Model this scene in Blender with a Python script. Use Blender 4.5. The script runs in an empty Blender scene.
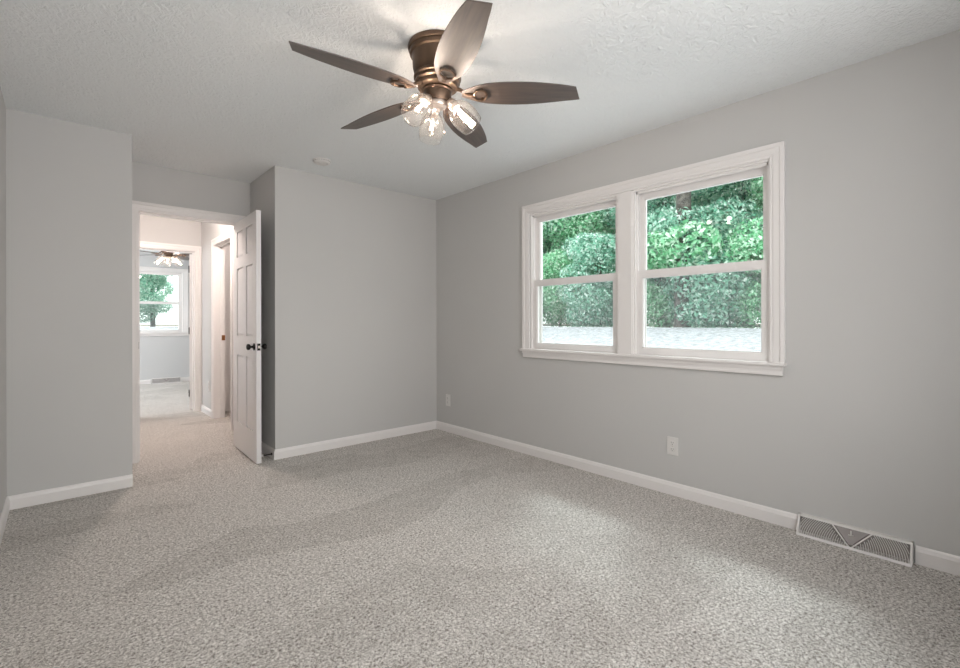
import bpy, bmesh, math, random
from mathutils import Vector, Matrix
import numpy as np

sc = bpy.context.scene
COL = sc.collection
PI = math.pi

# ------------------------------------------------------------------ camera
F_PX = 464.08
YAW = math.radians(42.125)
ROLL = math.radians(-0.103)
CAM_Z = 1.136
cam_d = bpy.data.cameras.new('camera')
cam = bpy.data.objects.new('camera', cam_d)
COL.objects.link(cam)
sc.camera = cam
cam_d.sensor_width = 36.0
cam_d.lens = F_PX / 960 * 36.0
cam_d.shift_y = -(334 - 322.09) / 960
cam_d.clip_start = 0.02
cam_d.clip_end = 300
Fw = Vector((math.sin(YAW), math.cos(YAW), 0))
Rt = Vector((math.cos(YAW), -math.sin(YAW), 0))
Up = Vector((0, 0, 1))
R2 = Rt * math.cos(ROLL) + Up * math.sin(ROLL)
U2 = Up * math.cos(ROLL) - Rt * math.sin(ROLL)
M3 = Matrix((R2, U2, -Fw)).transposed()
cam.matrix_world = Matrix.Translation((0, 0, CAM_Z)) @ M3.to_4x4()

# ------------------------------------------------------------------ world, sun, window portals, added fill light, exposure
w = bpy.data.worlds.new('sky')
sc.world = w
w.use_nodes = True
nt = w.node_tree
bg = nt.nodes['Background']
# hazy bright sky, three times brighter overhead than at the horizon
tc = nt.nodes.new('ShaderNodeTexCoord')
sx = nt.nodes.new('ShaderNodeSeparateXYZ')
nt.links.new(tc.outputs['Generated'], sx.inputs[0])
sky = nt.nodes.new('ShaderNodeValToRGB')
sky.color_ramp.elements[0].position = 0.0; sky.color_ramp.elements[0].color = (0.34, 0.345, 0.35, 1)
sky.color_ramp.elements[1].position = 1.0; sky.color_ramp.elements[1].color = (0.90, 0.955, 1.0, 1)
nt.links.new(sx.outputs['Z'], sky.inputs[0])
nt.links.new(sky.outputs[0], bg.inputs[0])
bg.inputs[1].default_value = 8.5

def light(name, kind, loc, energy, color=(1, 1, 1), size=0.1, size_y=None, target=None, portal=False):
    d = bpy.data.lights.new(name, kind)
    d.energy = energy
    d.color = color
    if kind == 'AREA':
        d.shape = 'RECTANGLE' if size_y else 'SQUARE'
        d.size = size
        if size_y:
            d.size_y = size_y
        if portal:
            d.cycles.is_portal = True
    elif kind == 'POINT':
        d.shadow_soft_size = size
    elif kind == 'SUN':
        d.angle = size
    o = bpy.data.objects.new(name, d)
    COL.objects.link(o)
    o.location = loc
    if target is not None:
        o.rotation_euler = (Vector(target) - Vector(loc)).to_track_quat('-Z', 'Y').to_euler()
    return o

light('sun', 'SUN', (24, 16, 30), 4.6, (0.86, 0.95, 1.0), 0.17, target=(24 - 6.0, 16 - 4.5, 30 - 9.0))
# portals in the two visible windows, facing in
light('window_portal', 'AREA', (3.135, 1.755, 1.46), 0, size=1.9, size_y=1.2, target=(0, 1.755, 1.46), portal=True)
light('window_portal', 'AREA', (1.24, 10.66, 1.5), 0, size=1.1, size_y=1.2, target=(1.24, 0, 1.5), portal=True)
# daylight added for brightness through invented unseen openings: rear wall and bedroom side wall
light('fill_daylight', 'AREA', (1.05, -0.60, 1.50), 42, (1.0, 0.98, 0.96), 2.0, 1.15, target=(1.05, 3, 1.50)).data.spread = math.radians(145)
light('fill_daylight', 'AREA', (-1.66, 9.0, 1.5), 110, (0.88, 0.95, 1.0), 1.4, 1.2, target=(3, 9.0, 1.2))
sc.view_settings.view_transform = 'Standard'
sc.view_settings.look = 'None'
sc.view_settings.gamma = 1
sc.view_settings.use_curve_mapping = False
sc.view_settings.exposure = -0.47

# ------------------------------------------------------------------ materials
def mat(name, color, rough=0.6, metal=0.0, spec=0.5, nodes=None):
    m = bpy.data.materials.new(name)
    m.use_nodes = True
    p = m.node_tree.nodes['Principled BSDF']
    p.inputs['Base Color'].default_value = (*color, 1)
    p.inputs['Roughness'].default_value = rough
    p.inputs['Metallic'].default_value = metal
    p.inputs['Specular IOR Level'].default_value = spec
    if nodes:
        nodes(m.node_tree, p)
    return m

def N(t, typ, **kw):
    n = t.nodes.new(typ)
    for k, v in kw.items():
        if k.startswith('i_'):
            n.inputs[k[2:].replace('_', ' ')].default_value = v
        else:
            setattr(n, k, v)
    return n

def coords(t, scale=(1, 1, 1), rot=(0, 0, 0)):
    c = N(t, 'ShaderNodeTexCoord')
    mp = N(t, 'ShaderNodeMapping')
    mp.inputs['Scale'].default_value = scale
    mp.inputs['Rotation'].default_value = rot
    t.links.new(c.outputs['Object'], mp.inputs[0])
    return mp.outputs[0]

def ramp(t, fac, stops):
    r = N(t, 'ShaderNodeValToRGB')
    el = r.color_ramp.elements
    while len(el) < len(stops):
        el.new(0.5)
    for e, (pos, c) in zip(el, stops):
        e.position = pos
        e.color = (*c, 1)
    t.links.new(fac, r.inputs[0])
    return r.outputs[0]

def bump(t, p, h, strength, dist):
    b = N(t, 'ShaderNodeBump')
    b.inputs['Strength'].default_value = strength
    b.inputs['Distance'].default_value = dist
    t.links.new(h, b.inputs['Height'])
    t.links.new(b.outputs[0], p.inputs['Normal'])

def wall_nodes(c0, c1, sc_=0.9):
    def f(t, p):
        v = coords(t)
        n = N(t, 'ShaderNodeTexNoise'); n.inputs['Scale'].default_value = sc_; n.inputs['Detail'].default_value = 2
        t.links.new(v, n.inputs[0])
        t.links.new(ramp(t, n.outputs[0], [(0.3, c0), (0.7, c1)]), p.inputs['Base Color'])
        n2 = N(t, 'ShaderNodeTexNoise'); n2.inputs['Scale'].default_value = 220
        t.links.new(v, n2.inputs[0])
        bump(t, p, n2.outputs[0], 0.12, 0.002)
    return f

def ceiling_nodes(t, p):
    v = coords(t)
    n = N(t, 'ShaderNodeTexNoise'); n.inputs['Scale'].default_value = 26; n.inputs['Detail'].default_value = 3
    n.inputs['Distortion'].default_value = 2.2; n.inputs['Roughness'].default_value = 0.55
    t.links.new(v, n.inputs[0])
    vo = N(t, 'ShaderNodeTexVoronoi', feature='SMOOTH_F1'); vo.inputs['Scale'].default_value = 11
    t.links.new(v, vo.inputs[0])
    ad = N(t, 'ShaderNodeMath', operation='ADD')
    t.links.new(n.outputs[0], ad.inputs[0])
    ml = N(t, 'ShaderNodeMath', operation='MULTIPLY'); ml.inputs[1].default_value = 0.35
    t.links.new(vo.outputs[0], ml.inputs[0]); t.links.new(ml.outputs[0], ad.inputs[1])
    bump(t, p, ad.outputs[0], 0.75, 0.012)

def carpet_nodes(t, p):
    v = coords(t)
    n1 = N(t, 'ShaderNodeTexNoise'); n1.inputs['Scale'].default_value = 95; n1.inputs['Detail'].default_value = 4; n1.inputs['Roughness'].default_value = 0.85; n1.inputs['Distortion'].default_value = 0.6
    t.links.new(v, n1.inputs[0])
    fine = ramp(t, n1.outputs[0], [(0.37, (0.15, 0.122, 0.10)), (0.49, (0.62, 0.575, 0.53)), (0.60, (0.97, 0.93, 0.89))])
    # vacuum strokes: sheen of the leaning pile painted in as paler and darker wedges
    vs = coords(t, (0.55, 1.5, 1), (0, 0, math.radians(38)))
    nd = N(t, 'ShaderNodeTexNoise'); nd.inputs['Scale'].default_value = 1.3
    t.links.new(vs, nd.inputs[0])
    mixv = N(t, 'ShaderNodeMix', data_type='VECTOR'); mixv.inputs[0].default_value = 0.18
    t.links.new(vs, mixv.inputs[4]); t.links.new(nd.outputs[1], mixv.inputs[5])
    vo = N(t, 'ShaderNodeTexVoronoi'); vo.inputs['Scale'].default_value = 2.3
    t.links.new(mixv.outputs[1], vo.inputs[0])
    sep = N(t, 'ShaderNodeSeparateColor'); t.links.new(vo.outputs['Color'], sep.inputs[0])
    n3 = N(t, 'ShaderNodeTexNoise'); n3.inputs['Scale'].default_value = 9; n3.inputs['Detail'].default_value = 3
    t.links.new(v, n3.inputs[0])
    ad = N(t, 'ShaderNodeMath', operation='ADD'); t.links.new(sep.outputs[0], ad.inputs[0]); t.links.new(n3.outputs[0], ad.inputs[1])
    big = ramp(t, ad.outputs[0], [(0.45, (0.83, 0.825, 0.815)), (1.0, (1.0, 1.0, 1.0))])
    mx = N(t, 'ShaderNodeMix', data_type='RGBA', blend_type='MULTIPLY'); mx.inputs[0].default_value = 1
    t.links.new(fine, mx.inputs[6]); t.links.new(big, mx.inputs[7])
    t.links.new(mx.outputs[2], p.inputs['Base Color'])
    p.inputs['Sheen Weight'].default_value = 0.15
    bump(t, p, n1.outputs[0], 0.9, 0.012)

def wood_nodes(t, p):
    v = coords(t, (2.2, 26, 26))
    n = N(t, 'ShaderNodeTexNoise'); n.inputs['Scale'].default_value = 2.4; n.inputs['Detail'].default_value = 5; n.inputs['Distortion'].default_value = 0.6
    t.links.new(v, n.inputs[0])
    t.links.new(ramp(t, n.outputs[0], [(0.3, (0.030, 0.020, 0.016)), (0.7, (0.085, 0.055, 0.040))]), p.inputs['Base Color'])

def bronze_nodes(t, p):
    v = coords(t, (6, 6, 1.5))
    n = N(t, 'ShaderNodeTexNoise'); n.inputs['Scale'].default_value = 3; n.inputs['Detail'].default_value = 4
    t.links.new(v, n.inputs[0])
    t.links.new(ramp(t, n.outputs[0], [(0.3, (0.10, 0.064, 0.043)), (0.75, (0.155, 0.102, 0.070))]), p.inputs['Base Color'])

def glass_mat(name, tint=(1, 1, 1), ior=1.45, rough=0.0, haze=0.0, bright=(1, 1, 1), refl=1.0):
    m = bpy.data.materials.new(name); m.use_nodes = True
    t = m.node_tree; t.nodes.clear()
    out = N(t, 'ShaderNodeOutputMaterial')
    tr = N(t, 'ShaderNodeBsdfTransparent'); tr.inputs[0].default_value = (*tint, 1)
    gl = N(t, 'ShaderNodeBsdfGlossy'); gl.inputs['Roughness'].default_value = rough
    fr = N(t, 'ShaderNodeFresnel'); fr.inputs[0].default_value = ior
    # thin sheet: the same reflectance from either side
    ge = N(t, 'ShaderNodeNewGeometry'); mr = N(t, 'ShaderNodeMapRange')
    mr.inputs['To Min'].default_value = ior; mr.inputs['To Max'].default_value = 1 / ior
    t.links.new(ge.outputs['Backfacing'], mr.inputs['Value']); t.links.new(mr.outputs[0], fr.inputs[0])
    mx = N(t, 'ShaderNodeMixShader')
    ml = N(t, 'ShaderNodeMath', operation='MULTIPLY'); ml.inputs[1].default_value = refl
    t.links.new(fr.outputs[0], ml.inputs[0]); t.links.new(ml.outputs[0], mx.inputs[0]); t.links.new(tr.outputs[0], mx.inputs[1]); t.links.new(gl.outputs[0], mx.inputs[2])
    last = mx.outputs[0]
    if haze:
        df = N(t, 'ShaderNodeBsdfDiffuse'); df.inputs[0].default_value = (*bright, 1)
        tl = N(t, 'ShaderNodeBsdfTranslucent'); tl.inputs[0].default_value = (*bright, 1)
        ad = N(t, 'ShaderNodeMixShader'); ad.inputs[0].default_value = 0.5
        t.links.new(df.outputs[0], ad.inputs[1]); t.links.new(tl.outputs[0], ad.inputs[2])
        m2 = N(t, 'ShaderNodeMixShader'); m2.inputs[0].default_value = haze
        t.links.new(last, m2.inputs[1]); t.links.new(ad.outputs[0], m2.inputs[2]); last = m2.outputs[0]
    t.links.new(last, out.inputs[0])
    return m

def emit_mat(name, color, strength):
    m = bpy.data.materials.new(name); m.use_nodes = True
    t = m.node_tree; t.nodes.clear()
    out = N(t, 'ShaderNodeOutputMaterial'); e = N(t, 'ShaderNodeEmission')
    e.inputs[0].default_value = (*color, 1); e.inputs[1].default_value = strength
    t.links.new(e.outputs[0], out.inputs[0])
    return m

def leaf_mat(name, stops, rough=0.35):
    m = bpy.data.materials.new(name); m.use_nodes = True
    t = m.node_tree; t.nodes.clear()
    out = N(t, 'ShaderNodeOutputMaterial')
    g = N(t, 'ShaderNodeNewGeometry')
    c = ramp(t, g.outputs['Random Per Island'], stops)
    p = N(t, 'ShaderNodeBsdfPrincipled'); p.inputs['Roughness'].default_value = rough
    t.links.new(c, p.inputs['Base Color'])
    tl = N(t, 'ShaderNodeBsdfTranslucent'); t.links.new(c, tl.inputs[0])
    mx = N(t, 'ShaderNodeMixShader'); mx.inputs[0].default_value = 0.5
    t.links.new(p.outputs[0], mx.inputs[1]); t.links.new(tl.outputs[0], mx.inputs[2])
    t.links.new(mx.outputs[0], out.inputs[0])
    return m

def speck_nodes(c0, c1, scale):
    def f(t, p):
        v = coords(t)
        n = N(t, 'ShaderNodeTexNoise'); n.inputs['Scale'].default_value = scale; n.inputs['Detail'].default_value = 4
        t.links.new(v, n.inputs[0])
        t.links.new(ramp(t, n.outputs[0], [(0.35, c0), (0.65, c1)]), p.inputs['Base Color'])
    return f

M = {}
M['wall'] = mat('grey_wall_paint', (0.5, 0.49, 0.48), 0.7, spec=0.25, nodes=wall_nodes((0.572, 0.564, 0.552), (0.597, 0.587, 0.574)))
M['wall_side'] = mat('grey_wall_paint_bedroom', (0.6, 0.6, 0.6), 0.7, spec=0.25, nodes=wall_nodes((0.60, 0.60, 0.60), (0.63, 0.63, 0.63)))
M['ceiling'] = mat('white_stomped_ceiling', (0.86, 0.88, 0.885), 0.85, spec=0.2, nodes=ceiling_nodes)
M['trim'] = mat('white_semigloss_trim', (0.83, 0.80, 0.785), 0.38)
M['door'] = mat('white_door_paint', (0.80, 0.78, 0.775), 0.3)
M['vinyl'] = mat('white_vinyl_sash', (0.83, 0.80, 0.785), 0.35)
M['carpet'] = mat('speckled_beige_carpet', (0.4, 0.37, 0.34), 0.95, spec=0.1, nodes=carpet_nodes)
M['blade'] = mat('dark_walnut_blade', (0.06, 0.04, 0.03), 0.5, spec=1.0, nodes=wood_nodes)
M['blade'].node_tree.nodes['Principled BSDF'].inputs['Coat Weight'].default_value = 0.5
M['blade'].node_tree.nodes['Principled BSDF'].inputs['Coat Roughness'].default_value = 0.45
M['bronze'] = mat('brushed_bronze', (0.25, 0.14, 0.07), 0.4, 0.75, nodes=bronze_nodes)
M['dark_bronze'] = mat('oil_rubbed_bronze', (0.012, 0.009, 0.008), 0.3, 0.6)
M['black'] = mat('black_metal', (0.01, 0.01, 0.01), 0.4, 0.5)
M['nickel'] = mat('pale_nickel', (0.62, 0.55, 0.50), 0.3, 0.9)
M['brass'] = mat('aged_brass', (0.30, 0.12, 0.04), 0.3, 0.9)
M['plastic'] = mat('white_plastic', (0.74, 0.72, 0.70), 0.4)
M['slot'] = mat('dark_slot', (0.03, 0.03, 0.03), 0.8)
M['register'] = mat('white_enamel', (0.78, 0.75, 0.73), 0.35)
M['duct'] = mat('grey_duct', (0.34, 0.31, 0.30), 0.6)
M['glass'] = glass_mat('window_glass', (0.97, 1.0, 0.98))
M['screen'] = glass_mat('insect_mesh', (0.9, 0.9, 0.9), ior=1.02, haze=0.055, bright=(0.75, 0.75, 0.78))
M['shade'] = glass_mat('seeded_clear_glass', (0.95, 0.94, 0.93), ior=1.5, rough=0.03, haze=0.008, bright=(0.95, 0.93, 0.9), refl=0.9)
M['filament'] = emit_mat('lit_bulb', (1.0, 0.90, 0.80), 9)
M['opal'] = emit_mat('lit_opal_glass', (1.0, 0.80, 0.60), 3)
M['bark'] = mat('grey_bark', (0.10, 0.085, 0.075), 0.9, nodes=speck_nodes((0.03, 0.026, 0.023), (0.13, 0.115, 0.10), 9))
GR = [(0.0, (0.09, 0.24, 0.12)), (0.3, (0.20, 0.52, 0.28)), (0.65, (0.42, 0.72, 0.48)), (1.0, (0.90, 0.95, 0.86))]
GB = [(0.0, (0.09, 0.21, 0.15)), (0.35, (0.22, 0.50, 0.36)), (0.7, (0.48, 0.70, 0.58)), (1.0, (0.90, 0.94, 0.90))]
M['leaf'] = leaf_mat('green_leaves', GR)
M['leaf_blue'] = leaf_mat('bluish_green_leaves', GB)
M['paving'] = mat('pale_gravel', (0.55, 0.54, 0.57), 0.9, nodes=speck_nodes((0.24, 0.235, 0.245), (0.50, 0.49, 0.52), 9))
M['soil'] = mat('leaf_litter', (0.12, 0.10, 0.08), 0.95, nodes=speck_nodes((0.07, 0.07, 0.045), (0.20, 0.17, 0.12), 5))
M['siding'] = mat('pale_siding', (0.6, 0.6, 0.58), 0.7)

# ------------------------------------------------------------------ mesh helpers
def link(name, bm, m, parent=None, smooth=False, loc=None):
    me = bpy.data.meshes.new(name)
    bmesh.ops.recalc_face_normals(bm, faces=bm.faces)
    bm.to_mesh(me); bm.free()
    for mm in (m if isinstance(m, (list, tuple)) else [m]):
        me.materials.append(mm)
    if smooth:
        for p in me.polygons:
            p.use_smooth = True
        me.set_sharp_from_angle(angle=math.radians(38))
    o = bpy.data.objects.new(name, me)
    COL.objects.link(o)
    if parent: o.parent = parent
    if loc: o.location = loc
    return o

def box(bm, x0, x1, y0, y1, z0, z1, bev=0.0):
    vs = [bm.verts.new((x, y, z)) for x in (x0, x1) for y in (y0, y1) for z in (z0, z1)]
    q = [(0, 1, 3, 2), (4, 6, 7, 5), (0, 4, 5, 1), (2, 3, 7, 6), (0, 2, 6, 4), (1, 5, 7, 3)]
    fs = [bm.faces.new([vs[i] for i in f]) for f in q]
    if bev:
        es = list({e for f in fs for e in f.edges})
        bmesh.ops.bevel(bm, geom=es, offset=bev, segments=2, affect='EDGES')

def NB(): return bmesh.new()

def boxes(name, lst, m, parent=None, bev=0.0):
    bm = NB()
    for b in lst: box(bm, *b, bev=bev)
    return link(name, bm, m, parent)

def struct(o):
    o['kind'] = 'structure'
    return o

def empty(name, loc=(0, 0, 0), rz=0.0):
    o = bpy.data.objects.new(name, None)
    COL.objects.link(o); o.location = loc; o.rotation_euler = (0, 0, rz)
    o.empty_display_size = 0.05
    return o

def tag(o, label, cat, group=None):
    o['label'] = label; o['category'] = cat
    if group: o['group'] = group
    return o

def lathe(bm, prof, seg=40, c=(0, 0, 0), mtx=None):
    rings = []
    for r, z in prof:
        ring = []
        if r < 1e-6:
            v = Vector((0, 0, z)); ring = [v]
        else:
            ring = [Vector((r * math.cos(2 * PI * k / seg), r * math.sin(2 * PI * k / seg), z)) for k in range(seg)]
        out = []
        for v in ring:
            if mtx is not None: v = mtx @ v
            out.append(bm.verts.new(v + Vector(c)))
        rings.append(out)
    for a, b in zip(rings, rings[1:]):
        if len(a) == 1 and len(b) == 1: continue
        for k in range(seg):
            k2 = (k + 1) % seg
            if len(a) == 1: bm.faces.new((a[0], b[k], b[k2]))
            elif len(b) == 1: bm.faces.new((a[k], a[k2], b[0]))
            else: bm.faces.new((a[k], a[k2], b[k2], b[k]))

def tube(bm, pts, rad, seg=8):
    pts = [Vector(p) for p in pts]
    rr = rad if isinstance(rad, (list, tuple)) else [rad] * len(pts)
    rings = []
    prev = None
    for i, p in enumerate(pts):
        d = (pts[min(i + 1, len(pts) - 1)] - pts[max(i - 1, 0)]).normalized()
        a = prev if prev is not None else (Vector((0, 0, 1)) if abs(d.z) < 0.9 else Vector((1, 0, 0)))
        u = (a - d * a.dot(d)).normalized(); prev = u
        v = d.cross(u)
        rings.append([bm.verts.new(p + (u * math.cos(2 * PI * k / seg) + v * math.sin(2 * PI * k / seg)) * rr[i]) for k in range(seg)])
    for a, b in zip(rings, rings[1:]):
        for k in range(seg):
            bm.faces.new((a[k], a[(k + 1) % seg], b[(k + 1) % seg], b[k]))
    bm.faces.new(rings[0]); bm.faces.new(list(reversed(rings[-1])))

def sweep(bm, path, prof, fn, closed=False):
    """mitred sweep: path 2-D points, prof (offset to the left of the path, depth); fn(u, v, d) -> xyz"""
    n = len(path); P = [Vector(p) for p in path]
    nrm = []
    for i in range(n if closed else n - 1):
        d = (P[(i + 1) % n] - P[i]).normalized(); nrm.append(Vector((-d.y, d.x)))
    rows = []
    for i in range(n):
        if closed: a, b = nrm[i - 1], nrm[i]
        else: a, b = nrm[max(i - 1, 0)], nrm[min(i, n - 2)]
        m = (a + b); m = m / (m.length_squared / 2) if m.length > 1e-6 else a
        rows.append([bm.verts.new(fn(P[i].x + m.x * o, P[i].y + m.y * o, d)) for o, d in prof])
    for i in range(n if closed else n - 1):
        A, B = rows[i], rows[(i + 1) % n]
        for k in range(len(prof) - 1):
            bm.faces.new((A[k], A[k + 1], B[k + 1], B[k]))
    if not closed:
        bm.faces.new(rows[0]); bm.faces.new(list(reversed(rows[-1])))

CAS = [(0, 0), (0, .011), (.012, .011), (.018, .014), (.044, .015), (.050, .020), (.070, .020), (.070, 0)]
BASE = [(0, 0), (0, .014), (.060, .014), (.068, .011), (.076, .009), (.083, .004), (.083, 0)]

# ------------------------------------------------------------------ the house shell
XL, XR = -0.243, 2.983
YR, YB, YC, YD = -0.45, 3.993, 4.017, 4.662
H = 2.44
struct(boxes('floor', [(-1.9, 3.10, -0.60, 10.64, -0.12, 0.0)], M['carpet']))
struct(boxes('ceiling', [(-2.1, 3.50, -0.90, 10.95, H, H + 0.14)], M['ceiling']))
struct(boxes('wall_left', [(XL - .13, XL, -0.58, 4.782, 0, H)], M['wall']))
struct(boxes('wall_rear', [(XL, 0.0, -0.58, YR, 0, H), (2.10, XR, -0.58, YR, 0, H), (0.0, 2.10, -0.58, YR, 0, 0.90), (0.0, 2.10, -0.58, YR, 2.06, H)], M['wall']))
struct(boxes('wall_right', [(XR, 3.115, -0.58, 0.842, 0, H), (XR, 3.115, 2.655, 7.0, 0, H), (XR, 3.115, 0.842, 2.655, 0, 0.885), (XR, 3.115, 0.842, 2.655, 2.062, H)], M['wall']))
struct(boxes('wall_back_right', [(1.321, XR, YB, 4.782, 0, H)], M['wall']))
struct(boxes('wall_back_left', [(XL, 0.371, YC, 4.782, 0, H)], M['wall']))
struct(boxes('wall_doorway', [(0.371, 0.455, YD, 4.782, 0, H), (1.221, 1.321, YD, 4.782, 0, H), (0.455, 1.221, YD, 4.782, 2.063, H)], M['wall']))
# hall
struct(boxes('wall_hall_right', [(1.352, 1.462, 4.782, 5.42, 0, H), (1.352, 1.462, 6.185, 6.864, 0, H), (1.352, 1.462, 5.42, 6.185, 2.06, H)], M['wall']))
struct(boxes('wall_hall_left', [(0.12, 0.24, 4.782, 6.864, 0, H)], M['wall']))
struct(boxes('wall_hall_end', [(-1.7, 0.515, 6.864, 6.984, 0, H), (1.294, XR, 6.864, 6.984, 0, H), (0.515, 1.294, 6.864, 6.984, 2.06, H)], M['wall']))
struct(boxes('wall_linen_side', [(1.462, XR, 6.60, 6.864, 0, H)], M['trim']))
# far bedroom
struct(boxes('wall_bedroom_far', [(-1.7, 0.785, 10.487, 10.62, 0, H), (1.765, 3.1, 10.487, 10.62, 0, H), (0.785, 1.765, 10.487, 10.62, 0, 0.93), (0.785, 1.765, 10.487, 10.62, 2.10, H)], M['wall_side']))
struct(boxes('wall_bedroom_left', [(-1.82, -1.7, 6.864, 8.3, 0, H), (-1.82, -1.7, 9.7, 10.62, 0, H), (-1.82, -1.7, 8.3, 9.7, 0, .9), (-1.82, -1.7, 8.3, 9.7, 2.1, H)], M['wall_side']))  # unglazed opening added out of view to let the fill light in
struct(boxes('wall_bedroom_right', [(2.983, 3.10, 7.0, 10.487, 0, H)], M['wall_side']))

# baseboards
def baseboard(name, path, m=None):
    bm = NB()
    # path in plan; prof (height, thickness): sweep with offset = thickness to the left
    sweep(bm, path, [(d, h) for h, d in BASE], lambda u, v, d: (u, v, d))
    return struct(link(name, bm, m or M['trim']))
baseboard('baseboard_right', [(XR, 0.245), (XR, YR)][::-1])
baseboard('baseboard_back', [(XR, 0.715), (XR, YB), (1.321, YB), (1.321, YD)])
baseboard('baseboard_left', [(0.371, YC), (XL, YC), (XL, YR)])
baseboard('baseboard_hall', [(1.352, 6.25), (1.352, 6.864), (1.345, 6.864)])
baseboard('baseboard_bedroom', [(2.98, 10.487), (1.72, 10.487)])
baseboard('baseboard_bedroom', [(1.24, 10.487), (-1.7, 10.487)])

# ------------------------------------------------------------------ door frames
def doorway(name, wall_y, back_y, xl, xr, ztop, front=True, back=True):
    """cased opening in a wall of constant y; clear opening xl..xr"""
    e = struct(empty(name, ((xl + xr) / 2, wall_y, 0)))
    off = Vector(e.location)
    def P(x, y, z): return (x - off.x, y - off.y, z)
    t = 0.018
    jb = NB()
    for b in [(xl - t, xl, wall_y, back_y, 0, ztop + t), (xr, xr + t, wall_y, back_y, 0, ztop + t), (xl, xr, wall_y, back_y, ztop, ztop + t)]:
        box(jb, b[0] - off.x, b[1] - off.x, b[2] - off.y, b[3] - off.y, b[4], b[5])
    link('door_jamb', jb, M['trim'], e)
    sb = NB()
    ym = wall_y + 0.040
    for b in [(xl, xl + .011, ym, ym + .035, 0, ztop), (xr - .011, xr, ym, ym + .035, 0, ztop), (xl + .011, xr - .011, ym, ym + .035, ztop - .011, ztop)]:
        box(sb, b[0] - off.x, b[1] - off.x, b[2] - off.y, b[3] - off.y, b[4], b[5])
    link('door_stop_strip', sb, M['trim'], e)
    for use, y, s in ((front, wall_y, -1), (back, back_y, 1)):
        if use:
            cb = NB()
            r = 0.005
            sweep(cb, [(xl - r, 0), (xl - r, ztop + r), (xr + r, ztop + r), (xr + r, 0)], CAS, lambda u, v, d: P(u, y + s * d, v))
            link('door_casing', cb, M['trim'], e)
    return e

# door 1: the cased opening of this room, its leaf swung in against the recess wall
d1 = doorway('door_1', YD, 4.782, 0.473, 1.203, 2.045)

def panel_door(parent, width, height, th, origin, rz, knob_z=0.94, knobs=True, edge_plate=True, hinge_mat=None):
    """leaf local frame: x from hinge (0) to free edge (width), y 0..th"""
    e = empty('door_leaf', origin, rz); e.parent = parent
    zs = [(0.25, 0.85), (1.02, 1.615), (1.715, 1.94)]
    s = 0.105; mid = 0.10
    pw = (width - 2 * s - mid) / 2
    xs = [(s, s + pw), (s + pw + mid, width - s)]
    bm = NB()
    z0 = 0.012
    core = 0.012
    # slab core and raised stiles / rails around recessed panels, on both faces
    box(bm, 0, width, core, th - core, z0, height)
    for (ya, yb) in ((0, core), (th - core, th)):
        for (a, b) in ((0, s), (s + pw, s + pw + mid), (width - s, width)):
            box(bm, a, b, ya, yb, z0, height)
        zz = [z0] + [q for p in zs for q in p] + [height]
        for i in range(0, len(zz), 2):
            for (a, b) in xs:
                box(bm, a, b, ya, yb, zz[i], zz[i + 1])
        for (a, b) in xs:
            for (c, d) in zs:
                g, rse = 0.004, 0.022
                outer = [(a + g, c + g), (b - g, c + g), (b - g, d - g), (a + g, d - g)]
                inner = [(a + rse, c + rse), (b - rse, c + rse), (b - rse, d - rse), (a + rse, d - rse)]
                y_in = core if ya == 0 else th - core
                y_out = core - .008 if ya == 0 else th - core + .008
                O = [bm.verts.new((x, y_in, z)) for x, z in outer]
                I = [bm.verts.new((x, y_out, z)) for x, z in inner]
                for k in range(4):
                    bm.faces.new((O[k], O[(k + 1) % 4], I[(k + 1) % 4], I[k]))
                bm.faces.new(I)
    sl = link('door_slab', bm, M['door'], e)
    if knobs:
        for side, y0 in ((-1, 0), (1, th)):
            kb = NB()
            mt = Matrix.Rotation(side * -PI / 2, 3, 'X')
            lathe(kb, [(0, 0), (.029, 0), (.029, .005), (.020, .009), (.010, .013), (.009, .024), (.014, .029), (.023, .036), (.025, .045), (.023, .053), (.014, .058), (0, .059)], 28, (width - .062, y0, knob_z), mt)
            k = link('door_knob', kb, M['dark_bronze'], e, True)
        lb = NB(); box(lb, width - .0005, width + .002, th / 2 - .012, th / 2 + .012, knob_z - .028, knob_z + .028)
        link('latch_plate', lb, M['dark_bronze'], e)
        lb = NB(); box(lb, width + .002, width + .009, th / 2 - .006, th / 2 + .007, knob_z - .010, knob_z + .010)
        link('latch_bolt', lb, M['nickel'], e)
    for hz in (0.22, 1.03, 1.83):
        hb = NB()
        tube(hb, [(-.004, th + .003, hz - .045), (-.004, th + .003, hz + .045)], .006, 10)
        if width > .71: box(hb, -.002, .0, th - .032, th, hz - .044, hz + .044)
        link('hinge', hb, hinge_mat or M['black'], e, True)
    return e
# leaf: local +x runs from hinge toward the free edge (world -y), thickness to the right (+x world)
a1 = math.radians(-91.5)
panel_door(d1, 0.722, 2.032, 0.035, (1.176 - d1.location.x, 4.652 - YD, 0), a1)
sp = NB(); box(sp, -.002, .001, -.016, .016, -.03, .03)
k = link('strike_plate', sp, M['dark_bronze'], d1, loc=(0.4745 - d1.location.x, .022, .95))

# door 2: hall end opening into the far bedroom, leaf folded back inside that room
d2 = doorway('door_2', 6.864, 6.984, 0.533, 1.276, 2.040)
e2 = panel_door(d2, 0.70, 2.028, 0.035, (1.276 - d2.location.x, 6.984 + .006 - 6.864, 0), math.radians(70), knobs=True)

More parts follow.
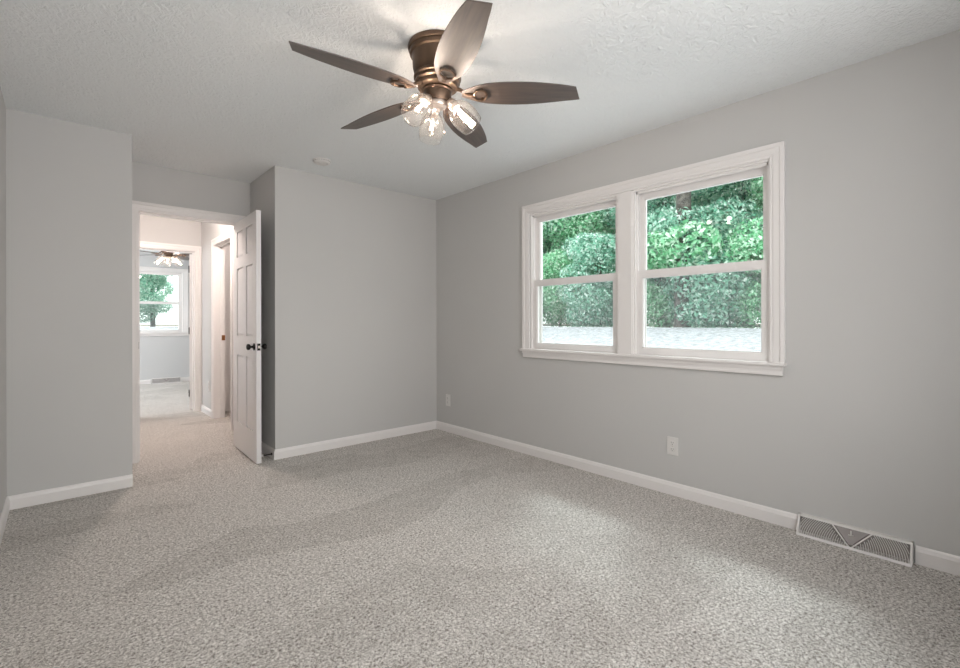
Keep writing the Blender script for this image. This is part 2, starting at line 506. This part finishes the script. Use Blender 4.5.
# door 3: cased opening in the right hall wall
e3 = struct(empty('door_3', (1.352, 5.83, 0)))
jb = NB()
for b in [(0, .11, 6.167 - 5.83, 6.185 - 5.83, 0, 2.06), (0, .11, 5.42 - 5.83, 5.438 - 5.83, 0, 2.06), (0, .11, 5.438 - 5.83, 6.167 - 5.83, 2.042, 2.06)]:
    box(jb, *b)
link('door_jamb', jb, M['trim'], e3)
cb = NB()
sweep(cb, [(6.172 - 5.83, 0), (6.172 - 5.83, 2.047), (5.433 - 5.83, 2.047), (5.433 - 5.83, 0)], [(-o, d) for o, d in CAS], lambda u, v, d: (-d, u, v))
link('door_casing', cb, M['trim'], e3)
sb = NB(); box(sb, .060, .095, 6.156 - 5.83, 6.167 - 5.83, 0, 2.042); box(sb, .060, .095, 5.438 - 5.83, 6.156 - 5.83, 2.031, 2.042)
link('door_stop_strip', sb, M['trim'], e3)
sb = NB(); box(sb, .072, .108, 6.151 - 5.83, 6.157 - 5.83, .925, .985, 0.001)
link('strike_plate', sb, M['brass'], e3)
# leaf swung into the closet behind
panel_door(e3, 0.76, 2.03, 0.035, (.125, 5.48 - 5.83, 0), math.radians(2), knobs=True, hinge_mat=M['brass'])

# ------------------------------------------------------------------ window 1 (double unit in the right wall)
W1 = struct(empty('window_1', (XR, 1.748, 0.9)))
WO = Vector(W1.location)
def wb(name, lst, m, parent=None, bev=0.0):
    bm = NB()
    for b in lst: box(bm, b[0] - WO.x, b[1] - WO.x, b[2] - WO.y, b[3] - WO.y, b[4] - WO.z, b[5] - WO.z, bev=bev)
    return link(name, bm, m, parent or W1)
cb = NB()
CW = [(o * 1.05, d) for o, d in CAS]
sweep(cb, [(2.662, .908), (2.662, 2.060), (0.846, 2.060), (0.846, .908)], [(-o, d) for o, d in CW], lambda u, v, d: (XR - d - WO.x, u - WO.y, v - WO.z))
bmesh.ops.recalc_face_normals(cb, faces=cb.faces)
link('window_casing', cb, M['trim'], W1)
wb('window_mullion', [(XR - .012, XR + .06, 1.692, 1.814, .908, 2.055), (XR - .018, XR - .012, 1.700, 1.806, .908, 2.055)], M['trim'])
wb('window_stool', [(XR - .048, XR + .02, 0.765, 2.745, .889, .908)], M['trim'], bev=.004)
wb('window_apron', [(XR - .018, XR, 0.782, 2.728, .835, .889), (XR - .028, XR - .018, 0.782, 2.728, .868, .889), (XR - .022, XR - .018, 0.782, 2.728, .835, .848)], M['trim'], bev=.0015)
# jamb frame (inside and outside part) around each unit
units = [(1.814, 2.655), (0.842, 1.692)]
for (ya, yb) in units:
    wb('window_frame', [(XR, 3.13, yb - .014, yb, .89, 2.062), (XR, 3.13, ya, ya + .014, .89, 2.062), (XR, 3.13, ya + .014, yb - .014, 2.046, 2.062), (XR, 3.15, ya + .014, yb - .014, .885, .905),
        (3.036, 3.040, yb - .024, yb - .014, .905, 2.046), (3.036, 3.040, ya + .014, ya + .024, .905, 2.046),
        (2.998, 3.002, yb - .024, yb - .014, .905, 2.046), (2.998, 3.002, ya + .014, ya + .024, .905, 2.046), (2.998, 3.002, ya + .014, yb - .014, 2.028, 2.046)], M['vinyl'])
    a, b = ya + .015, yb - .015
    def sash(name, x0, x1, z0, z1, st, rt, rb):
        s = wb(name, [(x0, x1, b - st, b, z0, z1), (x0, x1, a, a + st, z0, z1), (x0, x1, a + st, b - st, z1 - rt, z1), (x0, x1, a + st, b - st, z0, z0 + rb),
                      (x0 + .006, x1 - .006, b - st - .006, b - st, z0 + rb, z1 - rt), (x0 + .006, x1 - .006, a + st, a + st + .006, z0 + rb, z1 - rt),
                      (x0 + .006, x1 - .006, a + st, b - st, z1 - rt - .006, z1 - rt), (x0 + .006, x1 - .006, a + st, b - st, z0 + rb, z0 + rb + .006)], M['vinyl'])
        xm = (x0 + x1) / 2
        wb('window_pane', [(xm - .002, xm + .002, a + st - .004, b - st + .004, z0 + rb - .004, z1 - rt + .004)], M['glass'], s)
        return s
    sash('lower_sash', 3.004, 3.034, .906, 1.492, .038, .048, .048)
    sash('upper_sash', 3.041, 3.071, 1.446, 2.044, .038, .048, .046)
    # half screen outside the lower sash
    sf = wb('screen_frame', [(3.088, 3.098, b - .022, b, .906, 1.478), (3.088, 3.098, a, a + .022, .906, 1.478), (3.088, 3.098, a + .022, b - .022, .906, .928), (3.088, 3.098, a + .022, b - .022, 1.462, 1.478)], M['vinyl'])
    wb('insect_screen', [(3.092, 3.093, a + .022, b - .022, .928, 1.462)], M['screen'], sf)

# ------------------------------------------------------------------ window 2 (far bedroom), window 3 (unseen, added behind the camera to light the room)
W2 = struct(empty('window_2', (1.275, 10.487, 0.93)))
def w2(name, lst, m, parent=None):
    bm = NB()
    for b in lst: box(bm, b[0] - 1.275, b[1] - 1.275, b[2] - 10.487, b[3] - 10.487, b[4] - .93, b[5] - .93)
    return link(name, bm, m, parent or W2)
cb = NB()
sweep(cb, [(0.78, .955), (0.78, 2.095), (1.77, 2.095), (1.77, .955)], CW, lambda u, v, d: (u - 1.275, -d, v - .93))
link('window_casing', cb, M['trim'], W2)
w2('window_stool', [(0.69, 1.855, 10.44, 10.50, .935, .955)], M['trim'])
w2('window_apron', [(0.70, 1.845, 10.467, 10.487, .885, .935)], M['trim'])
w2('window_frame', [(.785, .80, 10.487, 10.64, .93, 2.10), (1.75, 1.765, 10.487, 10.64, .93, 2.10), (.80, 1.75, 10.487, 10.64, 2.085, 2.10), (.80, 1.75, 10.487, 10.66, .93, .955)], M['vinyl'])
for nm, y0, z0, z1 in (('lower_sash', 10.515, .955, 1.53), ('upper_sash', 10.55, 1.49, 2.085)):
    s = w2(nm, [(.80, .86, y0, y0 + .03, z0, z1), (1.69, 1.75, y0, y0 + .03, z0, z1), (.86, 1.69, y0, y0 + .03, z1 - .045, z1), (.86, 1.69, y0, y0 + .03, z0, z0 + .045)], M['vinyl'])
    w2('window_pane', [(.86, 1.69, y0 + .013, y0 + .017, z0 + .045, z1 - .045)], M['glass'], s)
sf = w2('screen_frame', [(.80, .82, 10.60, 10.61, .955, 1.51), (1.73, 1.75, 10.60, 10.61, .955, 1.51), (.82, 1.73, 10.60, 10.61, 1.49, 1.51)], M['vinyl'])
w2('insect_screen', [(.82, 1.73, 10.604, 10.605, .955, 1.49)], M['screen'], sf)

W3 = struct(empty('added_window_3', (1.05, YR, 0.9)))
bm = NB()
for b in [(-1.05, -1.01, -.13, .02, 0, 1.16), (1.01, 1.05, -.13, .02, 0, 1.16), (-1.01, 1.01, -.13, .02, 1.12, 1.16), (-1.01, 1.01, -.13, .02, 0, .04), (-.03, .03, -.1, -.04, .04, 1.12)]:
    box(bm, *b)
link('window_frame', bm, M['trim'], W3)

# ------------------------------------------------------------------ ceiling fan
BL = 0.669
def blade_mesh():
    bm = NB()
    L0, L1 = 0.115, BL
    n = 18
    def half(t):   # half widths (leading, trailing)
        w = 0.044 - 0.002 * t + 0.034 * math.sin(PI * min(1, t) ** 0.9)
        return w
    top, bot = [], []
    th = .0055
    rows = []
    for i in range(n + 1):
        t = i / n
        r = L0 + (L1 - L0) * t
        wv = half(t)
        if t < .22:
            wv *= 0.45 + 0.55 * math.sin(t / .22 * PI / 2)
        # slanted tip
        xa = r + (0.012 * t if t > .9 else 0)
        xb = r - (0.020 * (t - .85) / .15 if t > .85 else 0)
        rows.append([(xa, wv), (xa * .5 + xb * .5, 0), (xb, -wv)])
    V = {}
    for s in (0, 1):
        for i, row in enumerate(rows):
            for k, (x, y) in enumerate(row):
                V[s, i, k] = bm.verts.new((x, y, (s - .5) * th))
    for i in range(n):
        for k in range(2):
            bm.faces.new((V[0, i, k], V[0, i, k + 1], V[0, i + 1, k + 1], V[0, i + 1, k]))
            bm.faces.new((V[1, i, k], V[1, i + 1, k], V[1, i + 1, k + 1], V[1, i, k + 1]))
        for k in (0, 2):
            bm.faces.new((V[0, i, k], V[0, i + 1, k], V[1, i + 1, k], V[1, i, k]))
    for i in (0, n):
        for k in range(2):
            bm.faces.new((V[0, i, k], V[0, i, k + 1], V[1, i, k + 1], V[1, i, k]))
    return bm

def arm_mesh():
    bm = NB()
    # curved arm from the flywheel to a ring bracket screwed under the blade root
    tube(bm, [(.070, 0, .030), (.105, 0, .022), (.14, 0, -.004), (.172, 0, -.013)], [.011, .009, .009, .010], 10)
    pts = []
    for k in range(0, 13):
        a = PI * (k / 12) - PI / 2
        pts.append((.205 + .030 * math.cos(a), .034 * math.sin(a), -.011))
    tube(bm, [(.170, -.004, -.013)] + [(.185, -.030, -.012)] + pts + [(.185, .030, -.012), (.170, .004, -.013)], .0055, 8)
    for y in (-.03, 0, .03):
        lathe(bm, [(0, -.006), (.006, -.004), (.007, 0), (.007, .006), (0, .006)], 10, (.212 + (.02 if y == 0 else 0), y, -.009))
    return bm

def make_fan(loc, rot0, label, power, spin_list):
    root = empty('ceiling_fan', loc)
    tag(root, label, 'ceiling fan')
    bm = NB()   # everything relative to the ceiling, z = 0
    lathe(bm, [(0, 0), (.137, 0), (.140, -.008), (.137, -.020), (.130, -.024), (.133, -.032), (.130, -.042), (.122, -.047),
               (.119, -.060), (.117, -.100), (.110, -.130), (.104, -.138)], 56)
    link('motor_housing', bm, M['bronze'], root, True)
    bm = NB()
    lathe(bm, [(.104, -.136), (.112, -.142), (.112, -.152), (.104, -.157), (.106, -.162), (.106, -.172), (.096, -.178), (.098, -.184), (.094, -.196), (.080, -.204), (0, -.206)], 56)
    link('flywheel', bm, M['bronze'], root, True)
    bm = NB()
    lathe(bm, [(.072, -.204), (.074, -.212), (.066, -.218), (.064, -.248), (.058, -.262), (0, -.262)], 40)
    link('switch_housing', bm, M['bronze'], root, True)
    bm = NB()
    lathe(bm, [(.045, -.258), (.047, -.268), (.042, -.282), (.026, -.292), (.010, -.296), (.010, -.304), (.006, -.309), (0, -.310)], 36)
    link('light_fitter', bm, M['nickel'], root, True)
    for i in range(5):
        az = rot0 + i * 2 * PI / 5
        e_z = -.220
        b = link('fan_blade', blade_mesh(), M['blade'], root)
        md = b.modifiers.new('bevel', 'BEVEL'); md.width = .0015; md.segments = 2
        # counter-clockwise edge lower by 12 degrees
        b.matrix_local = Matrix.Translation((0, 0, e_z)) @ Matrix.Rotation(az, 4, 'Z') @ Matrix.Rotation(math.radians(-12), 4, 'X')
        a = link('blade_arm', arm_mesh(), M['bronze'], b, True)
    for i, az in enumerate(spin_list):
        # gooseneck socket arm, tilted shade
        c, s = math.cos(az), math.sin(az)
        tilt = math.radians(42)
        mt = (Matrix.Rotation(az, 3, 'Z') @ Matrix.Rotation(-tilt, 3, 'Y'))
        base = Vector((.060 * c, .060 * s, -.262))
        bm = NB()
        lathe(bm, [(0, .012), (.014, .010), (.021, -.002), (.024, -.012), (.024, -.040), (.020, -.046), (0, -.046)], 24, base, mt)
        sk = link('lamp_socket', bm, M['nickel'], root, True)
        bm = NB()
        prof = [(.022, -.018), (.030, -.024), (.044, -.040), (.056, -.064), (.062, -.092), (.062, -.118), (.058, -.146), (.055, -.160)]
        lathe(bm, prof, 36, base, mt)
        sh = link('lamp_shade', bm, M['shade'], root, True)
        sol = sh.modifiers.new('thick', 'SOLIDIFY'); sol.thickness = .0022
        bm = NB()
        lathe(bm, [(0, -.044), (.011, -.046), (.012, -.060), (.019, -.080), (.022, -.098), (.018, -.114), (.009, -.124), (0, -.126)], 20, base, mt)
        bb = link('light_bulb', bm, M['bulbglass'], sh, True)
        bm = NB()
        for q in range(4):
            a = q * PI / 2
            p0 = mt @ Vector((.004 * math.cos(a), .004 * math.sin(a), -.060)) + base
            p1 = mt @ Vector((.009 * math.cos(a), .009 * math.sin(a), -.108)) + base
            tube(bm, [p0, p1], .0022, 6)
        link('filament', bm, M['filament'], sh)
        lp = light('bulb_light', 'POINT', (0, 0, 0), power, (1.0, 0.88, 0.78), .016)
        lp.parent = root
        lp.location = base + mt @ Vector((0, 0, -.085))
    for (x, y) in ((.018, -.030), (-.02, .02)):
        bm = NB()
        for k in range(26):
            z = -.268 - k * .0052
            lathe(bm, [(0, .0016), (.0016, 0), (0, -.0016)], 6, (x, y, z))
        lathe(bm, [(0, .004), (.004, 0), (.005, -.012), (.0, -.018)], 10, (x, y, -.268 - 26 * .0052))
        link('pull_chain', bm, M['nickel'], root)
    return root
M['bulbglass'] = glass_mat('clear_bulb_glass', (1, .97, .94), haze=0.0, refl=0.3)

FANROT = math.radians(-114.6)
make_fan((1.330, 1.768, H), FANROT, 'dark bronze flush-mount ceiling fan with five walnut blades and three clear glass shades', 8.0,
         [math.radians(-171), math.radians(-51), math.radians(67)])
make_fan((1.27, 8.75, H), math.radians(-18), 'bronze ceiling fan with lit glass shades in the far bedroom, seen through the doorway', 10.0,
         [math.radians(-150), math.radians(-30), math.radians(90)])

# ------------------------------------------------------------------ smoke detector
bm = NB()
lathe(bm, [(0, 0), (.070, 0), (.070, -.006), (.066, -.010), (.066, -.013), (.064, -.018), (.056, -.025), (.040, -.028), (.038, -.026), (.020, -.026), (.018, -.029), (0, -.029)], 44)
sd = empty('smoke_detector', (1.565, 3.625, H))
tag(sd, 'round white smoke detector on the textured ceiling above the closet wall', 'smoke detector')
link('detector_body', bm, M['plastic'], sd, True)
bm = NB()
for k in range(24):
    a = 2 * PI * k / 24
    tube(bm, [(.0655 * math.cos(a), .0655 * math.sin(a), -.0115), (.0655 * math.cos(a + .18), .0655 * math.sin(a + .18), -.0115)], .0016, 5)
link('vent_slot', bm, M['slot'], sd)
bm = NB(); lathe(bm, [(0, -.031), (.003, -.030), (.003, -.026), (0, -.026)], 10, (.030, -.030, 0))
link('indicator_light', bm, M['slot'], sd)

# ------------------------------------------------------------------ outlets
def outlet(loc, rz, label):
    r = empty('wall_outlet', loc, rz)     # local +x points out of the wall
    tag(r, label, 'outlet')
    bm = NB(); box(bm, 0, .006, -.037, .037, -.059, .059, .002)
    link('cover_plate', bm, M['plastic'], r)
    for s in (-1, 1):
        bm = NB(); box(bm, .005, .009, -.0165, .0165, s * .021 - .0145, s * .021 + .0145, .003)
        rc = link('receptacle', bm, M['plastic'], r)
        bm = NB()
        for (y, h) in ((-.0065, .0045), (.0065, .0036)):
            box(bm, .0086, .0094, y - .0011, y + .0011, s * .021 - h + .003, s * .021 + h + .003)
        box(bm, .0086, .0094, -.0022, .0022, s * .021 - .010, s * .021 - .006)
        link('slot', bm, M['slot'], rc)
    bm = NB(); lathe(bm, [(0, 0), (.003, 0), (.0035, -.001), (0, -.0012)], 10, (0, 0, 0), Matrix.Rotation(-PI / 2, 3, 'Y'))
    link('cover_screw', bm, M['nickel'], r, loc=(.0068, 0, 0))
    return r
outlet((XR, 1.412, .320), PI, 'white wall outlet under the double window, nearer the camera')
outlet((XR, 3.79, .327), PI, 'small white wall outlet beside the far corner of the room')
outlet((1.352, 6.45, .36), PI, 'white wall outlet low on the hall wall before the cased opening')

# ------------------------------------------------------------------ baseboard registers
def register(loc, rz, L, label):
    """local x along the wall, local y out of the wall, z up"""
    r = empty('baseboard_register', loc, rz)
    tag(r, label, 'vent')
    hz, d0, d1_ = .098, .022, .072
    def fy(z): return d1_ + (d0 - d1_) * z / hz      # sloping face
    bm = NB()
    # housing: ends, top lip and bottom edge
    for x0, x1 in ((-L / 2, -L / 2 + .004), (L / 2 - .004, L / 2)):
        vs = []
        for x in (x0, x1):
            vs.append([bm.verts.new((x, y, z)) for y, z in ((0, 0), (d1_, 0), (d1_, .006), (d0, hz), (0, hz))])
        bm.faces.new(vs[0]); bm.faces.new(list(reversed(vs[1])))
        for k in range(5): bm.faces.new((vs[0][k], vs[0][(k + 1) % 5], vs[1][(k + 1) % 5], vs[1][k]))
    box(bm, -L / 2, L / 2, 0, d0 + .001, hz - .004, hz)
    link('register_housing', bm, M['register'], r)
    T = .003
    def face_quad(bm, pts):   # pts (x, z) in the sloping face, given thickness T
        A = [bm.verts.new((x, fy(z), z)) for x, z in pts]
        B = [bm.verts.new((x, fy(z) - T, z)) for x, z in pts]
        bm.faces.new(A); bm.faces.new(list(reversed(B)))
        n = len(pts)
        for k in range(n): bm.faces.new((A[k], A[(k + 1) % n], B[(k + 1) % n], B[k]))
    zb, zt = .011, .088
    bm = NB()
    e = L / 2
    face_quad(bm, [(-e, 0), (e, 0), (e, zb), (-e, zb)])
    face_quad(bm, [(-e, zt), (e, zt), (e, hz), (-e, hz)])
    face_quad(bm, [(-e, zb), (-e + .009, zb), (-e + .009, zt), (-e, zt)])
    face_quad(bm, [(e - .009, zb), (e, zb), (e, zt), (e - .009, zt)])
    # V strips
    hw = .075
    for s in (-1, 1):
        face_quad(bm, [(s * .002, zb), (s * .010, zb), (s * (hw + .008), zt), (s * hw, zt)])
    link('register_frame', bm, M['register'], r)
    # curved fins either side of the V
    n = 24
    for s in (-1, 1):
        bm = NB()
        for k in range(n):
            x0 = .018 + .0096 * (k + .6)
            pts = []
            for j in range(7):
                u = j / 6
                z = zb + (zt - zb) * u
                x = x0 - .034 * (u ** 1.8)
                if x > e - .010: continue
                lim = .006 + hw * (z - zb) / (zt - zb)
                if x < lim: break
                pts.append((x, z))
            if len(pts) < 2: continue
            for (xa, za), (xb, zb_) in zip(pts, pts[1:]):
                face_quad(bm, [(s * (xa - .0014), za), (s * (xa + .0014), za), (s * (xb + .0014), zb_), (s * (xb - .0014), zb_)])
        link('louvre_fins', bm, M['register'], r)
    bm = NB()
    A = [(-.003, .018), (.003, .018), (hw - .006, zt), (-hw + .006, zt)]
    face_quad(bm, A)
    link('centre_plate', bm, M['duct'], r, loc=(0, -.003, 0))
    bm = NB()
    box(bm, -.0022, .0022, fy(.072), fy(.072) + .012, .060, .084, .0008)
    box(bm, -.010, .010, fy(.062), fy(.062) + .004, .060, .064)
    link('damper_lever', bm, M['register'], r)
    bm = NB(); box(bm, -L / 2 + .005, L / 2 - .005, .001, .004, .004, hz - .006)
    link('duct_backing', bm, M['duct'], r)
    return r
register((XR, 0.480, 0), PI / 2, .455, 'long white baseboard vent with curved fins on the window wall by the carpet')
register((1.483, 10.487, 0), PI, .46, 'white baseboard vent under the window of the far bedroom')

# door stop in the recess behind the open door
ds = empty('door_stop', (1.308, 4.035, .040), PI)
tag(ds, 'short dark door stop rod on the baseboard behind the open door', 'door stop')
bm = NB(); tube(bm, [(-.002, 0, 0), (.075, 0, 0)], .0045, 10); lathe(bm, [(0, 0), (.011, 0), (.010, .006), (0, .008)], 14, (0, 0, 0), Matrix.Rotation(PI / 2, 3, 'Y'))
link('stop_rod', bm, M['dark_bronze'], ds, True)
bm = NB(); tube(bm, [(.070, 0, 0), (.082, 0, 0)], .008, 12)
link('rubber_tip', bm, M['plastic'], ds, True)

# ------------------------------------------------------------------ hall ceiling light, and one added unseen to brighten the side room
for loc, lab, pw in (((0.80, 5.25, H), 'flush round opal glass ceiling light in the hallway', 88), ((2.2, 5.7, H), 'unseen ceiling light added to brighten the side room off the hall', 24)):
    hl = empty('ceiling_light', loc)
    tag(hl, lab, 'ceiling light')
    bm = NB(); lathe(bm, [(0, 0), (.14, 0), (.14, -.02), (.12, -.026), (0, -.026)], 36); link('lamp_base', bm, M['bronze'], hl, True)
    bm = NB(); lathe(bm, [(.118, -.026), (.12, -.04), (.10, -.075), (.06, -.095), (0, -.102)], 36); link('lamp_shade', bm, M['opal'], hl, True)
    lp = light('hall_and_added_lamp', 'POINT', (0, 0, -.16), pw, (1.0, .86, .79), .08); lp.parent = hl

# ------------------------------------------------------------------ outside
def terrain(x, y):
    s = max((x - 4.5) / 8.5, (y - 12.5) / 10.0, 0)
    return -.30 + 1.27 * min(1.0, s)
def grid(name, x0, x1, y0, y1, nx, ny, m, dz=0, cond=None):
    bm = NB(); V = {}
    for i in range(nx + 1):
        for j in range(ny + 1):
            x = x0 + (x1 - x0) * i / nx; y = y0 + (y1 - y0) * j / ny
            V[i, j] = bm.verts.new((x, y, terrain(x, y) + dz))
    for i in range(nx):
        for j in range(ny):
            bm.faces.new((V[i, j], V[i + 1, j], V[i + 1, j + 1], V[i, j + 1]))
    return struct(link(name, bm, m))
grid('ground_paving', 3.3, 13.0, -16, 22.5, 40, 40, M['paving'])
grid('ground_paving', -16, 3.3, 11.0, 22.5, 20, 24, M['paving'])
grid('ground_soil', 13.0, 34, -22, 22.5, 4, 4, M['soil'], .02)
grid('ground_soil', -24, 34, 22.5, 42, 4, 4, M['soil'], .02)

rng = np.random.default_rng(7)
def foliage_mesh(name, blobs, n, size, seed, mtl):
    r = np.random.default_rng(seed)
    vols = np.array([b[3] * b[4] * b[5] for b in blobs]) ** (2 / 3.)
    idx = r.choice(len(blobs), n, p=vols / vols.sum())
    B = np.array(blobs)[idx]
    d = r.normal(size=(n, 3)); d /= np.linalg.norm(d, axis=1)[:, None]
    rad = (0.72 + .30 * r.random(n))[:, None]
    c = B[:, :3] + d * B[:, 3:6] * rad
    nr = d + r.normal(size=(n, 3)) * .75; nr /= np.linalg.norm(nr, axis=1)[:, None]
    up = r.normal(size=(n, 3)); u = np.cross(nr, up); u /= np.linalg.norm(u, axis=1)[:, None]
    v = np.cross(nr, u)
    s = (size * (0.6 + .8 * r.random(n)))[:, None]
    fold = nr * s * .18
    pts = np.stack([c - u * s, c - v * s * .48 + fold, c + u * s, c + v * s * .48 + fold], 1).reshape(-1, 3)
    me = bpy.data.meshes.new(name)
    faces = [(4 * i, 4 * i + 1, 4 * i + 2, 4 * i + 3) for i in range(n)]
    me.from_pydata(pts.tolist(), [], faces)
    me.materials.append(mtl)
    return me

def tree_proto(name, height, crown, n, size, seed, mtl, trunk_r=.14, lean=0.0, low=1.0):
    r = random.Random(seed)
    t = empty(name, (0, 0, 0))
    blobs = []
    for k in range(16):
        a = r.uniform(0, 2 * PI); q = r.uniform(0, 1) ** .6
        z = r.uniform(low, height)
        f = math.sin(PI * min(1, max(.12, (z - low * .3) / (height * 1.05)))) ** .5
        rr = crown * f * .62 * q
        sz = crown * r.uniform(.34, .55)
        blobs.append((rr * math.cos(a), rr * math.sin(a), z, sz, sz, sz * r.uniform(.6, .9)))
    me = foliage_mesh('foliage', blobs, n, size, seed, mtl)
    f = bpy.data.objects.new('foliage', me); COL.objects.link(f); f.parent = t
    bm = NB()
    tube(bm, [(0, 0, -.2), (.05, .02, height * .3), (lean, .1, height * .6), (lean * 1.5, .1, height * .92)], [trunk_r * 1.2, trunk_r, trunk_r * .7, trunk_r * .25], 12)
    for b in blobs[:8]:
        z0 = min(b[2] * .6, height * .6)
        tube(bm, [(.03, .03, z0), (b[0] * .5, b[1] * .5, (z0 + b[2]) / 2 + .15), (b[0], b[1], b[2])], [trunk_r * .35, trunk_r * .22, trunk_r * .08], 7)
    link('trunk', bm, M['bark'], t, True)
    return t

def copy_tree(src):
    c = src.copy(); COL.objects.link(c)
    for ch in list(src.children):
        d = ch.copy(); COL.objects.link(d); d.parent = c
    return c

protoA = tree_proto('leafy_tree', 7.5, 2.6, 30000, .070, 11, M['leaf'], low=1.0)
protoB = tree_proto('leafy_tree', 6.8, 2.4, 30000, .066, 23, M['leaf_blue'], low=.8)
protoC = tree_proto('leafy_shrub', 2.9, 1.7, 16000, .058, 37, M['leaf_blue'], .05, low=.35)
protoD = tree_proto('leafy_shrub', 2.6, 1.6, 16000, .052, 41, M['leaf'], .05, low=.3)
first = set()
def plant(proto, x, y, rz, s, label, cat, group):
    o = proto if proto.name not in first else copy_tree(proto)
    first.add(proto.name)
    o.location = (x, y, terrain(x, y)); o.rotation_euler = (0, 0, rz); o.scale = (s, s, s)
    tag(o, label, cat, group)
    return o
GT = 'trees filling the double window view'
for i, (x, y, k, rz, s) in enumerate([(15.6, -2.5, 0, .3, 1), (15.2, 1.2, 1, 1.4, 1), (16.0, 4.0, 0, 2.6, 1.02), (15.2, 7.6, 1, 4.0, 1.0), (15.8, 10.6, 0, 5.1, 1), (15.3, 13.6, 1, .9, 1.05),
                                     (19.0, -.5, 1, 2.2, 1.35), (19.5, 3.0, 0, 3.3, 1.35), (19.2, 6.2, 1, 0.4, 1.3), (19.6, 9.6, 0, 1.2, 1.35), (19.0, 13.0, 1, 5.5, 1.3), (19.6, 17.0, 0, 4.4, 1.3), (15.6, 17.2, 0, 3.7, 1.05)]):
    plant(protoA if k == 0 else protoB, x, y, rz, s, 'tall leafy green tree in the dense bank of trees outside the double window', 'tree', GT)
GS = 'bushes along the pale paving'
for i, (x, y, k, rz, s) in enumerate([(14.2, -.6, 1, .2, 1), (14.0, 1.6, 0, 1.0, 1), (14.3, 3.6, 1, 2.0, 1.05), (14.0, 5.6, 0, 3.0, 1.12), (14.4, 7.3, 1, 4.1, .95), (14.1, 9.3, 0, 5.0, 1.0), (14.4, 11.3, 1, 5.9, 1.0), (14.1, 13.4, 0, .6, 1.05), (14.4, 15.6, 1, 1.7, 1)]):
    plant(protoC if k == 0 else protoD, x, y, rz, s, 'bushy green shrub at the edge of the pale paving outside the double window', 'shrub', GS)
# the bare trunk seen in the right upper pane
bt = empty('old_tree', (13.6, 6.10, terrain(13.6, 6.1)))
tag(bt, 'thick grey bare tree trunk rising through leaves in the right upper window pane', 'tree')
bm = NB(); tube(bm, [(0, 0, 0), (.03, .04, 2.4), (-.02, -.02, 4.4), (.05, .05, 7.5)], [.27, .23, .20, .16], 14)
tube(bm, [(0, 0, 3.9), (.2, -.9, 4.9), (.3, -1.7, 6.2)], [.08, .06, .03], 8)
link('trunk', bm, M['bark'], bt, True)
fm = bpy.data.objects.new('foliage', foliage_mesh('foliage', [(0, 0, 7.2, 1.8, 1.8, 1.1), (.3, -1.4, 6.6, 1.2, 1.2, .9), (-.3, .7, 2.3, .8, .8, .55), (-.4, -.3, 2.3, .8, .9, .7)], 7000, .09, 5, M['leaf'])); COL.objects.link(fm); fm.parent = bt

GF = 'trees outside the far bedroom window'
for (x, y, k, rz, s) in [(1.0, 24.0, 0, .5, .62), (3.0, 24.6, 1, 1.5, .60), (5.2, 24.0, 0, 2.5, .62), (-1.2, 24.6, 1, 3.5, .6), (7.4, 24.4, 1, 4.5, .62)]:
    plant(protoA if k == 0 else protoB, x, y, rz, s, 'leafy green tree seen through the window of the far bedroom', 'tree', GF)
